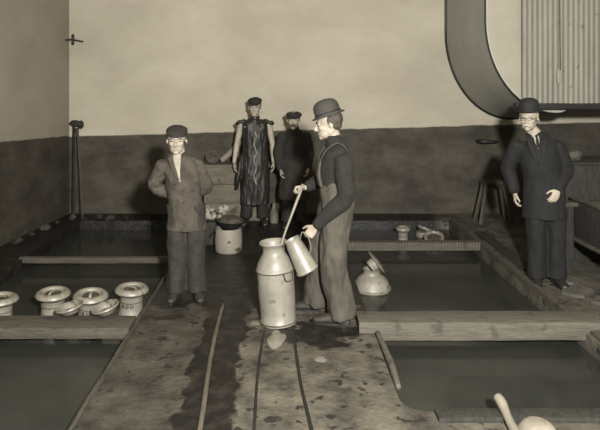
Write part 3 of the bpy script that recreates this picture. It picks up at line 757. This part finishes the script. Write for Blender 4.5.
def person(label, loc, rotz, k, head, arms, legs, torso, skin, bare=False):
    """root object is the continuous body"""
    bm = bmesh.new()
    ho, hr = head
    P, R = bump_head(bm, ho, hr)
    nb = V(torso[-1][0])
    tube(bm, [nb-V((0, 0, .04)), nb+V((0, 0, .02)), P(0, .018, .035), P(0, .015, .085)], [(.070, .058), (.057, .057), (.056, .058), (.05, .05)], k=3, seg=18)
    tube(bm, [p for p, r in torso], [((r[0]*.88 if bare else r[0]*.74), r[1]*.85) for p, r in torso], k=4, seg=20)
    for (sh, el, wr, hd, pn, th, curl) in arms:
        sh, el, wr = V(sh), V(el), V(wr)
        if not bare: sh = V((sh.x*.93+nb.x*.07, sh.y, sh.z-.045))
        tube(bm, [sh, sh.lerp(el, .35), el, el.lerp(wr, .3), wr, wr+(V(hd).normalized()*.015)], [.052 if bare else .032, .047 if bare else .038, .038, .040, (.028, .024), (.027, .022)], k=4, seg=14)
        hand_shape(bm, wr, hd, pn, th, curl)
    for (hp, kn, an) in legs:
        hp, kn, an = V(hp), V(kn), V(an)
        tube(bm, [hp, hp.lerp(kn, .3), kn, kn.lerp(an, .3), an, an-V((0, 0, .04))], [.085, .080, .052, .050, .028, .022], k=4, seg=14)
        tube(bm, [an+V((0, .02, -.04)), an+V((0, -.04, -.055)), an+V((0, -.09, -.06))], [.02, .02, .014], k=3)
    o = fuse('person', bm, skin, voxel=.0052, smooth=3)
    o.location = loc; o.rotation_euler = (0, 0, rotz); o.scale = (k,)*3
    tag(o, label, 'person')
    # eyes, brows, mouth
    for s in (-1, 1):
        bm = bmesh.new(); ell(bm, P(s*.030, -.0795, .1185), (.0115, .009, .0055), hr, 12, 8); finish('eye', bm, M['eye'], o)
    bm = bmesh.new(); ell(bm, P(0, -.089, .0522), (.021, .004, .0028), hr, 12, 8); finish('mouth', bm, M['mouth'], o)
    return o, P, R

def hmesh(name, bm, P, R, ho, m, par, vox=.006, **kw):
    return fuse(name, bm, m, par, voxel=vox, **kw)

def eyebrows(o, P, m, th=.0045):
    for s in (-1, 1):
        bm = bmesh.new(); tube(bm, [P(s*.014, -.090, .136), P(s*.032, -.089, .141), P(s*.048, -.078, .136)], [th, th, th*.7], k=3, seg=8); finish('eyebrow', bm, m, o)

def hair(o, P, R, m, k=1.0):
    bm = bmesh.new()
    def E(c, r):
        mt = Matrix.Translation(P(*c)) @ R.to_4x4() @ Matrix.Diagonal((r[0], r[1], r[2], 1)); bmesh.ops.create_uvsphere(bm, u_segments=24, v_segments=16, radius=1, matrix=mt)
    E((0, .026, .150), (.077, .083, .078)); E((0, .046, .108), (.060, .052, .050))
    E((-.066, .018, .145), (.014, .034, .034)); E((.066, .018, .145), (.014, .034, .034))
    return fuse('hair', bm, m, o, voxel=.006, smooth=2, wrinkle=.004, wscale=40)

def lathe_at(P, R, prof, seg=40, sx=1, sy=1, origin=(0, 0, 0), rot=(0, 0, 0), fn=None):
    bm = bmesh.new(); lathe(bm, prof, seg)
    Q = Euler(rot).to_matrix()
    for v in bm.verts:
        c = V((v.co.x*sx, v.co.y*sy, v.co.z))
        if fn: c = fn(c)
        c = Q @ c + V(origin)
        v.co = P(*c)
    return bm

def bowler(o, P, R, m, tilt=0, z=.175):
    fn = lambda c: V((c.x, c.y, c.z + (.018*(abs(c.x)/.12)**2 if (c.x*c.x/.83+c.y*c.y) > .0095 and c.z < .012 else 0)))
    h = finish('bowler_hat', lathe_at(P, R, [(.078, .012), (.106, .002), (.116, .004), (.122, .010), (.118, .012), (.106, .008), (.096, .010), (.092, .03), (.093, .06), (.089, .088), (.074, .112), (.048, .126), (.02, .131), (0, .132),], sx=.92, sy=1.05, origin=(0, .008, z), rot=(tilt, 0, 0), fn=fn), m, o)
    md = h.modifiers.new('s', 'SOLIDIFY'); md.thickness = .004; md.offset = -1
    bm = lathe_at(P, R, [(.0935, .010), (.0955, .012), (.0950, .034), (.0925, .036)], sx=.92, sy=1.05, origin=(0, .008, z), rot=(tilt, 0, 0))
    finish('hat_band', bm, M['felt_dark'], h)
    return h

def cap(o, P, R, m, z=.165, big=1.0, tilt=-.12, peak=True):
    z -= .012
    bm = bmesh.new(); Q = Euler((tilt, 0, 0)).to_matrix()
    def E(c, r, rr=(0, 0, 0)):
        c = Q @ V(c) + V((0, .01, z))
        mt = Matrix.Translation(P(*c)) @ R.to_4x4() @ Q.to_4x4() @ Euler(rr).to_matrix().to_4x4() @ Matrix.Diagonal((r[0], r[1], r[2], 1))
        bmesh.ops.create_uvsphere(bm, u_segments=24, v_segments=16, radius=1, matrix=mt)
    E((0, 0, .018), (.083, .100, .040)); E((0, .006, .034), (.088*big, .104*big, .042))
    c = fuse('cap', bm, m, o, voxel=.006, smooth=3, wrinkle=.005, wscale=18, wvec=(1, 1, 1))
    if peak:
        bm = bmesh.new()
        def E2(c_, r, rr=(0, 0, 0)):
            c_ = Q @ V(c_) + V((0, .01, z))
            mt = Matrix.Translation(P(*c_)) @ R.to_4x4() @ Q.to_4x4() @ Euler(rr).to_matrix().to_4x4() @ Matrix.Diagonal((r[0], r[1], r[2], 1))
            bmesh.ops.create_uvsphere(bm, u_segments=24, v_segments=12, radius=1, matrix=mt)
        E2((0, -.085, .012), (.070, .048, .009), (.28, 0, 0))
        finish('peak', bm, m, c)
    return c

def collar(o, nb, r, m, name='shirt_collar', h=.04, tiltf=.25, th=.008):
    bm = bmesh.new(); n = 30; rings = []
    for (rr, z) in ((r, -.5*h), (r*.96, .5*h), (r*.96-th, .5*h), (r-th, -.5*h)):
        rings.append([bm.verts.new((nb[0]+rr*math.cos(2*PI*i/n), nb[1]+rr*math.sin(2*PI*i/n), nb[2]+z+tiltf*rr*math.sin(2*PI*i/n))) for i in range(n)])
    for a in range(4):
        A, B = rings[a], rings[(a+1) % 4]
        for i in range(n): bm.faces.new((A[i], A[(i+1) % n], B[(i+1) % n], B[i]))
    return finish(name, bm, m, o)

def sleeve(bm, sh, el, wr, r=(.075, .064, .058, .055, .048), end=.0, mid=.5):
    sh, el, wr = V(sh)-V((0, 0, .022)), V(el), V(wr)
    e = wr.lerp(el, end)
    tube(bm, [sh, sh.lerp(el, .45), el, el.lerp(e, .5), e], list(r), k=4, seg=16)

def trousers(name, par, legs, waist, m, r=(.105, .095, .082, .078, .082), hem=.07, wr=.010, top=None, vox=.009):
    bm = bmesh.new()
    for hp, kn, an in legs:
        hp, kn, an = V(hp), V(kn), V(an); e = V((an.x, an.y, hem))
        tube(bm, [hp+V((0, 0, .05)), hp.lerp(kn, .4), kn, kn.lerp(e, .5), e], list(r), k=4, seg=20, rnd=False)
    tube(bm, [p for p, q in waist], [q for p, q in waist], k=3, seg=24)
    return fuse(name, bm, m, par, voxel=vox, smooth=2, wrinkle=wr, wscale=8, wvec=(1.3, 1.3, .55))

# ---- 1: young worker at the left, hands behind his back
s1 = 1.565/1.735
tor = [((0, .0, .90), (.15, .105)), ((-.015, .0, 1.02), (.145, .10)), ((-.03, -.005, 1.18), (.155, .11)), ((-.05, .0, 1.32), (.165, .11)), ((-.07, .005, 1.42), (.13, .085)), ((-.085, .005, 1.475), (.07, .06))]
armsA = [((.095, .005, 1.39), (.19, .07, 1.13), (.05, .155, 1.0), (-.8, .1, -.3), (0, 1, 0), (0, 0, 1), .5),
         ((-.235, .005, 1.39), (-.335, .07, 1.13), (-.15, .165, 1.0), (.8, .1, -.3), (0, 1, 0), (0, 0, 1), .5)]
legsA = [((.088, 0, .90), (.10, -.015, .49), (.105, 0, .10)), ((-.088, 0, .90), (-.095, -.015, .49), (-.10, 0, .10))]
headA = ((-.095, -.02, 1.455), (.02, 0, .06))
HK = 1.25
p1, P, R = person('young worker in a flat cap and canvas jacket standing with hands behind his back', (-.885, 5.5, 0), .04, s1, headA, armsA, legsA, tor, M['skin'])
hair(p1, P, R, M['hair']); cap(p1, P, R, M['cap_dark'], z=.170, tilt=.22, peak=False); eyebrows(p1, P, M['hair'])
bm = bmesh.new()
tube(bm, [p for p, r in [((0, 0, .70), 0), ((0, 0, .88), 0), ((-.015, 0, 1.02), 0), ((-.035, -.005, 1.2), 0), ((-.05, 0, 1.33), 0), ((-.07, .005, 1.405), 0), ((-.085, .012, 1.452), 0)]],
     [(.205, .145), (.185, .135), (.17, .125), (.178, .130), (.180, .124), (.135, .096), (.082, .075)], k=4, seg=28, rnd=False)
for a in armsA: sleeve(bm, a[0], a[1], a[2], r=(.068, .074, .070, .066, .056), end=.1)
fuse('jacket', bm, M['coat_brown'], p1, voxel=.009, smooth=2, wrinkle=.013, wscale=9, wvec=(1.1, 1.1, .8))
bm = bmesh.new()   # V of the shirt front
tube(bm, [(-.085, -.082, 1.46), (-.075, -.118, 1.38), (-.06, -.134, 1.28), (-.045, -.135, 1.2)], [(.042, .02), (.036, .012), (.02, .01), (.008, .006)], k=4, seg=12)
finish('shirt_front', bm, M['shirt'], p1)
collar(p1, (-.088, .0, 1.485), .072, M['shirt'], 'neckerchief', h=.065, th=.012)
for s in (-1, 1):
    bm = bmesh.new(); tube(bm, [(s*.066-.085, -.03, 1.475), (s*.066-.08, -.092, 1.44), (s*.042-.065, -.134, 1.33), (s*.015-.05, -.144, 1.22)], [(.026, .008), (.03, .008), (.024, .008), (.01, .006)], k=4, seg=10); finish('lapel', bm, M['coat_brown'], p1)
for z in (1.12, 1.0, .88):
    bm = bmesh.new(); ell(bm, (-.02*(z-.88)/.24, -.147-(1.12-z)*.02, z), (.010, .005, .010), u=10, v=6); finish('button', bm, M['hair'], p1)
trousers('trousers', p1, legsA, [((0, 0, .98), (.155, .115)), ((0, 0, .84), (.165, .125)), ((0, .0, .76), (.15, .11))], M['trouser_dark'], r=(.11, .105, .094, .092, .098), hem=.075, wr=.014)
shoe(p1, (.115, -.01), .25, M['boot_brown']); shoe(p1, (-.11, -.01), -.15, M['boot_brown'])

# ---- 2: man in sleeveless oilskins at the back
tor = [((0, .0, .92), (.14, .10)), ((0, .0, 1.05), (.14, .10)), ((0, -.005, 1.2), (.155, .11)), ((0, .0, 1.36), (.175, .11)), ((0, .005, 1.44), (.13, .085)), ((0, .005, 1.49), (.065, .06))]
armsB = [((.190, .0, 1.42), (.245, .0, 1.13), (.262, -.04, .885), (.05, -.1, -1), (-1, 0, 0), (0, -1, 0), .4),
         ((-.190, .0, 1.42), (-.250, .0, 1.13), (-.285, -.04, .885), (-.02, -.1, -1), (1, 0, 0), (0, -1, 0), .4)]
legsB = [((.088, 0, .92), (.10, -.01, .49), (.115, 0, .10)), ((-.088, 0, .92), (-.095, -.01, .49), (-.115, 0, .10))]
headB = ((.0, -.015, 1.505), (.0, 0, -.05))
HK = 1.13
p2, P, R = person('bare-armed worker in a dark sleeveless oilskin apron standing by the back wall', (-.395, 8.42, 0), .0, 1.0, headB, armsB, legsB, tor, M['skin_dim'], bare=True)
hair(p2, P, R, M['hair']); cap(p2, P, R, M['cap_dark'], z=.176, tilt=.15, peak=True); eyebrows(p2, P, M['hair'])
bm = bmesh.new()
tube(bm, [(0, 0, .28), (0, 0, .55), (0, 0, .85), (0, 0, 1.05), (0, -.005, 1.22), (0, 0, 1.36), (0, .005, 1.435), (0, .01, 1.475)],
     [(.20, .13), (.20, .135), (.19, .135), (.165, .125), (.172, .128), (.19, .128), (.17, .098), (.085, .07)], k=4, seg=28, rnd=False)
for s in (-1, 1):
    ell(bm, (s*.195, 0, 1.43), (.075, .085, .028), (0, s*.35, 0)); 
tube(bm, [(-.19, -.02, .95), (-.225, -.03, .7), (-.255, -.03, .50)], [(.04, .06), (.035, .06), (.02, .05)], k=3, seg=12)
fuse('oilskin_apron', bm, M['leather'], p2, voxel=.009, smooth=1, wrinkle=.018, wscale=11, wvec=(1.6, 1.6, .35))
bm = bmesh.new(); tube(bm, [(0, -.10, 1.46), (.005, -.130, 1.34), (.005, -.133, 1.2), (0, -.13, 1.08)], [(.02, .012), (.028, .012), (.022, .012), (.01, .008)], k=4, seg=10); finish('undershirt', bm, M['rag'], p2)
collar(p2, (0, .0, 1.50), .067, M['leather'], 'collar', h=.05)
for (x, z) in ((-.135, 1.37), (.10, 1.40)):
    bm = bmesh.new(); ell(bm, (x, -.118, z), (.010, .008, .010), u=10, v=6); finish('stud', bm, M['shirt'], p2)
bm = bmesh.new(); pts = [(.01+.018*math.sin(i*1.7), -.152-.004*math.cos(i), 1.30-.06*i) for i in range(13)]
tube(bm, pts, [.010+.004*math.sin(i*2.3) for i in range(13)], k=4, seg=8); finish('apron_drip', bm, M['can'], p2)  # pale raised tube standing in for the glossy white drips
trousers('trousers', p2, legsB, [((0, 0, .98), (.14, .105)), ((0, 0, .86), (.15, .11))], M['cloth_dark'], hem=.10)
shoe(p2, (.125, -.01), .15, M['boot']); shoe(p2, (-.125, -.01), -.15, M['boot'])

# ---- 3: moustached man in a long dark coat at the back
s3 = 1.60/1.75
p3tor = tor
armsC = [((.180, .0, 1.40), (.235, .01, 1.12), (.20, -.09, .90), (-.1, -.3, -1), (-1, 0, 0), (0, -1, 0), .5),
         ((-.180, .0, 1.40), (-.24, .01, 1.12), (-.21, -.07, .88), (.05, -.2, -1), (1, 0, 0), (0, -1, 0), .5)]
headC = ((-.01, -.02, 1.46), (.05, 0, -.15))
HK = 1.24
p3, P, R = person('moustached worker in a peaked cap and long dark coat behind the man in overalls', (.155, 8.25, 0), .05, s3, headC, armsC, legsB, p3tor, M['skin_dim'])
hair(p3, P, R, M['hair']); cap(p3, P, R, M['cap_dark'], z=.160, tilt=.02, big=1.12); eyebrows(p3, P, M['hair'])
bm = bmesh.new(); tube(bm, [P(-.036, -.078, .050), P(-.018, -.098, .064), P(0, -.103, .067), P(.018, -.098, .064), P(.036, -.078, .050)], [.006, .011, .010, .011, .006], k=3, seg=8); finish('moustache', bm, M['hair'], p3)
bm = bmesh.new()
tube(bm, [(0, 0, .42), (0, 0, .65), (0, 0, .9), (0, 0, 1.05), (0, -.005, 1.22), (0, 0, 1.34), (0, .005, 1.42), (0, .01, 1.475)],
     [(.235, .16), (.225, .155), (.20, .145), (.185, .135), (.19, .138), (.190, .126), (.142, .096), (.085, .072)], k=4, seg=28, rnd=False)
for a in armsC: sleeve(bm, a[0], a[1], a[2], r=(.070, .075, .072, .066, .055), end=.04)
fuse('overcoat', bm, M['cloth_dark'], p3, voxel=.009, smooth=2, wrinkle=.012, wscale=9)
collar(p3, (0, .0, 1.49), .072, M['cloth_dark'], 'coat_collar', h=.06)
trousers('trousers', p3, legsB, [((0, 0, .98), (.14, .105)), ((0, 0, .86), (.15, .11))], M['cloth_dark'], hem=.09)
shoe(p3, (.125, -.01), .15, M['boot']); shoe(p3, (-.125, -.01), -.15, M['boot'])

# ---- 4: man in overalls and bowler hat at the can (faces left)
tor = [((-.01, .03, .92), (.15, .115)), ((-.005, .035, 1.05), (.145, .11)), ((0, .025, 1.2), (.155, .12)), ((0, .035, 1.34), (.165, .115)), ((0, .035, 1.42), (.125, .085)), ((0, .015, 1.465), (.065, .06))]
near = ((.185, .075, 1.375), (.215, .090, 1.055), (.185, -.150, .815), (.03, -.62, -.75), (-.75, .1, -.1), (0, -.8, .3), .85)
far = ((-.175, .03, 1.385), (-.235, -.045, 1.13), (-.135, -.215, 1.075), (.12, -1, -.05), (.45, 0, -.9), (.8, 0, .6), 1.15)
legsD = [((.085, .03, .91), (.105, .0, .49), (.10, .075, .10)), ((-.085, .02, .91), (-.15, -.085, .49), (-.20, -.115, .10))]
headD = ((-.0, -.010, 1.495), (.15, 0, -.05))
HK = 1.13
p4, P, R = person('man in bowler hat and overalls standing beside the milk can, pouring and stirring', (.412, 5.0, 0), -PI/2, 1.0, headD, [near, far], legsD, tor, M['skin'])
hair(p4, P, R, M['hair_brown']); eyebrows(p4, P, M['hair_brown']); bowler(p4, P, R, M['felt'], tilt=.17, z=.172)
bm = bmesh.new()
tube(bm, [(-.005, .035, .98), (0, .035, 1.08), (0, .022, 1.2), (0, .03, 1.34), (0, .035, 1.415), (0, .02, 1.465), (0, .0, 1.515)],
     [(.165, .125), (.165, .125), (.172, .138), (.182, .132), (.16, .105), (.085, .078), (.068, .066)], k=4, seg=28)
sleeve(bm, near[0], near[1], near[2], r=(.076, .080, .074, .064, .044), end=.04)
sleeve(bm, far[0], far[1], far[2], r=(.082, .078, .068, .058, .042), end=.06)
fuse('sweater', bm, M['sweater'], p4, voxel=.008, smooth=3, wrinkle=.008, wscale=9, wvec=(1, 1, 1))
ov = trousers('overalls', p4, legsD, [((0, .025, 1.22), (.13, .146)), ((0, .03, 1.10), (.178, .14)), ((0, .035, .98), (.175, .145)), ((0, .03, .84), (.16, .14))], M['overall'], r=(.125, .122, .108, .110, .118), hem=.07, wr=.021)
bm = bmesh.new()
tube(bm, [(0, -.10, 1.12), (0, -.118, 1.22), (0, -.105, 1.33)], [(.14, .025), (.115, .022), (.10, .018)], k=4, seg=16)
fuse('bib', bm, M['overall'], ov, voxel=.008, smooth=2)
for s in (-1, 1):
    bm = bmesh.new(); tube(bm, [(s*.09, -.112, 1.32), (s*.115, -.075, 1.40), (s*.125, -.02, 1.455), (s*.128, .04, 1.475), (s*.118, .11, 1.42), (s*.09, .155, 1.30), (s*.05, .172, 1.16), (s*.03, .176, 1.08)], [(.018, .006)]*8, side=(1, 0, 0), k=5, seg=8)
    finish('shoulder_strap', bm, M['overall'], ov)
shoe(p4, (.10, .04), -.12, M['boot_brown'], L=.29); shoe(p4, (-.20, -.13), -.1, M['boot_brown'], L=.28)

# ---- 5: older man in black suit and bowler on the right
tor = [((0.03, .0, .92), (.15, .11)), ((0.02, .0, 1.05), (.155, .12)), ((0, -.01, 1.2), (.165, .125)), ((-.02, .0, 1.36), (.175, .115)), ((-.03, .005, 1.44), (.13, .085)), ((-.055, .005, 1.49), (.065, .06))]
armsE = [((.155, .0, 1.41), (.25, .05, 1.13), (.14, -.12, .955), (-.35, -.35, -.55), (-.2, 1, 0), (-.8, -.2, .5), .5),
         ((-.215, .0, 1.41), (-.29, .08, 1.13), (-.24, .0, .90), (.0, -.1, -1), (1, 0, 0), (0, -1, 0), .5)]
legsE = [((.125, 0, .92), (.15, -.01, .49), (.155, 0, .10)), ((-.055, 0, .92), (-.04, -.02, .49), (-.03, -.02, .10))]
headE = ((-.11, -.02, 1.515), (.02, .0, -.35))
p5, P, R = person('older white-moustached man in bowler hat and black suit standing at the right', (2.53, 5.9, 0), -.22, .985, headE, armsE, legsE, tor, M['skin_dim'])
hair(p5, P, R, M['hair_grey']); eyebrows(p5, P, M['hair_grey']); bowler(p5, P, R, M['felt_dark'], tilt=.02, z=.168)
bm = bmesh.new(); tube(bm, [P(-.040, -.076, .044), P(-.02, -.098, .062), P(0, -.104, .066), P(.02, -.098, .062), P(.040, -.076, .044)], [.008, .013, .012, .013, .008], k=3, seg=8); finish('moustache', bm, M['hair_grey'], p5)
bm = bmesh.new()
for s in (-1, 1): tube(bm, [P(s*.031+.019*math.cos(a), -.104, .118+.015*math.sin(a)) for a in [2*PI*i/18 for i in range(19)]], [.0016]*19, side=(0, 1, 0), k=1, seg=6)
tube(bm, [P(-.012, -.105, .121), P(0, -.108, .124), P(.012, -.105, .121)], [.0016]*3, k=2, seg=6)
for s in (-1, 1): tube(bm, [P(s*.050, -.103, .120), P(s*.074, -.04, .124), P(s*.082, .01, .126)], [.0014]*3, k=2, seg=6)
finish('spectacles', bm, M['iron'], p5)
bm = bmesh.new()
tube(bm, [(.04, 0, .66), (.035, 0, .85), (.02, 0, 1.03), (0, -.01, 1.2), (-.02, 0, 1.35), (-.03, .005, 1.435), (-.05, .015, 1.48)],
     [(.215, .155), (.20, .15), (.185, .142), (.192, .142), (.190, .128), (.142, .096), (.085, .075)], k=4, seg=28, rnd=False)
for a in armsE: sleeve(bm, a[0], a[1], a[2], r=(.070, .076, .074, .066, .055), end=.05)
fuse('suit_coat', bm, M['suit'], p5, voxel=.009, smooth=2, wrinkle=.010, wscale=9)
bm = bmesh.new(); tube(bm, [(-.055, -.085, 1.475), (-.05, -.115, 1.42), (-.042, -.135, 1.36)], [(.026, .012), (.022, .012), (.004, .006)], k=4, seg=10); finish('shirt_front', bm, M['shirt'], p5)
bm = bmesh.new(); ell(bm, (-.056, -.112, 1.475), (.012, .012, .012)); tube(bm, [(-.055, -.118, 1.47), (-.05, -.134, 1.42), (-.044, -.145, 1.37)], [(.008, .005), (.013, .005), (.010, .005)], k=3, seg=8); finish('necktie', bm, M['suit'], p5)
collar(p5, (-.06, .0, 1.502), .066, M['shirt'], 'shirt_collar', h=.045)
for s in (-1, 1):
    bm = bmesh.new(); tube(bm, [(-.055+s*.064, -.02, 1.495), (-.05+s*.066, -.10, 1.45), (-.045+s*.05, -.142, 1.34), (-.02+s*.02, -.156, 1.2)], [(.026, .008), (.032, .008), (.028, .008), (.01, .006)], k=4, seg=10); finish('lapel', bm, M['suit'], p5)
for z in (1.15, 1.05, .95):
    bm = bmesh.new(); ell(bm, (.012+(1.15-z)*.1, -.155, z), (.009, .005, .009), u=10, v=6); finish('button', bm, M['iron'], p5)
bm = bmesh.new(); a = armsE[0]; w = V(a[2]); e = V(a[1]); tube(bm, [w.lerp(e, .12), w.lerp(e, -.02)], [.043, .042], k=1, seg=14, rnd=False); finish('shirt_cuff', bm, M['shirt'], p5)
trousers('trousers', p5, legsE, [((.03, 0, .98), (.15, .115)), ((.03, 0, .84), (.16, .12))], M['suit'], r=(.11, .105, .092, .088, .092), hem=.07)
shoe(p5, (.16, -.01), .2, M['boot']); shoe(p5, (-.03, -.03), -.25, M['boot'])

# ------------------------------------------------------------------ light: the photographer's flash, even world fill added through the end left unbuilt
li = bpy.data.lights.new('flash', 'POINT'); li.energy = 4700; li.shadow_soft_size = .12; li.color = (1, .985, .96)
lo = bpy.data.objects.new('flash_lamp', li); C.objects.link(lo); lo.location = (.55, -.3, 2.5)
w = bpy.data.worlds.new('w'); scn.world = w; w.use_nodes = True
w.node_tree.nodes['Background'].inputs[0].default_value = (1, .99, .95, 1); w.node_tree.nodes['Background'].inputs[1].default_value = .55
scn.view_settings.view_transform = 'Standard'; scn.view_settings.look = 'None'
scn.view_settings.exposure = 0; scn.view_settings.gamma = 1; scn.view_settings.use_curve_mapping = False
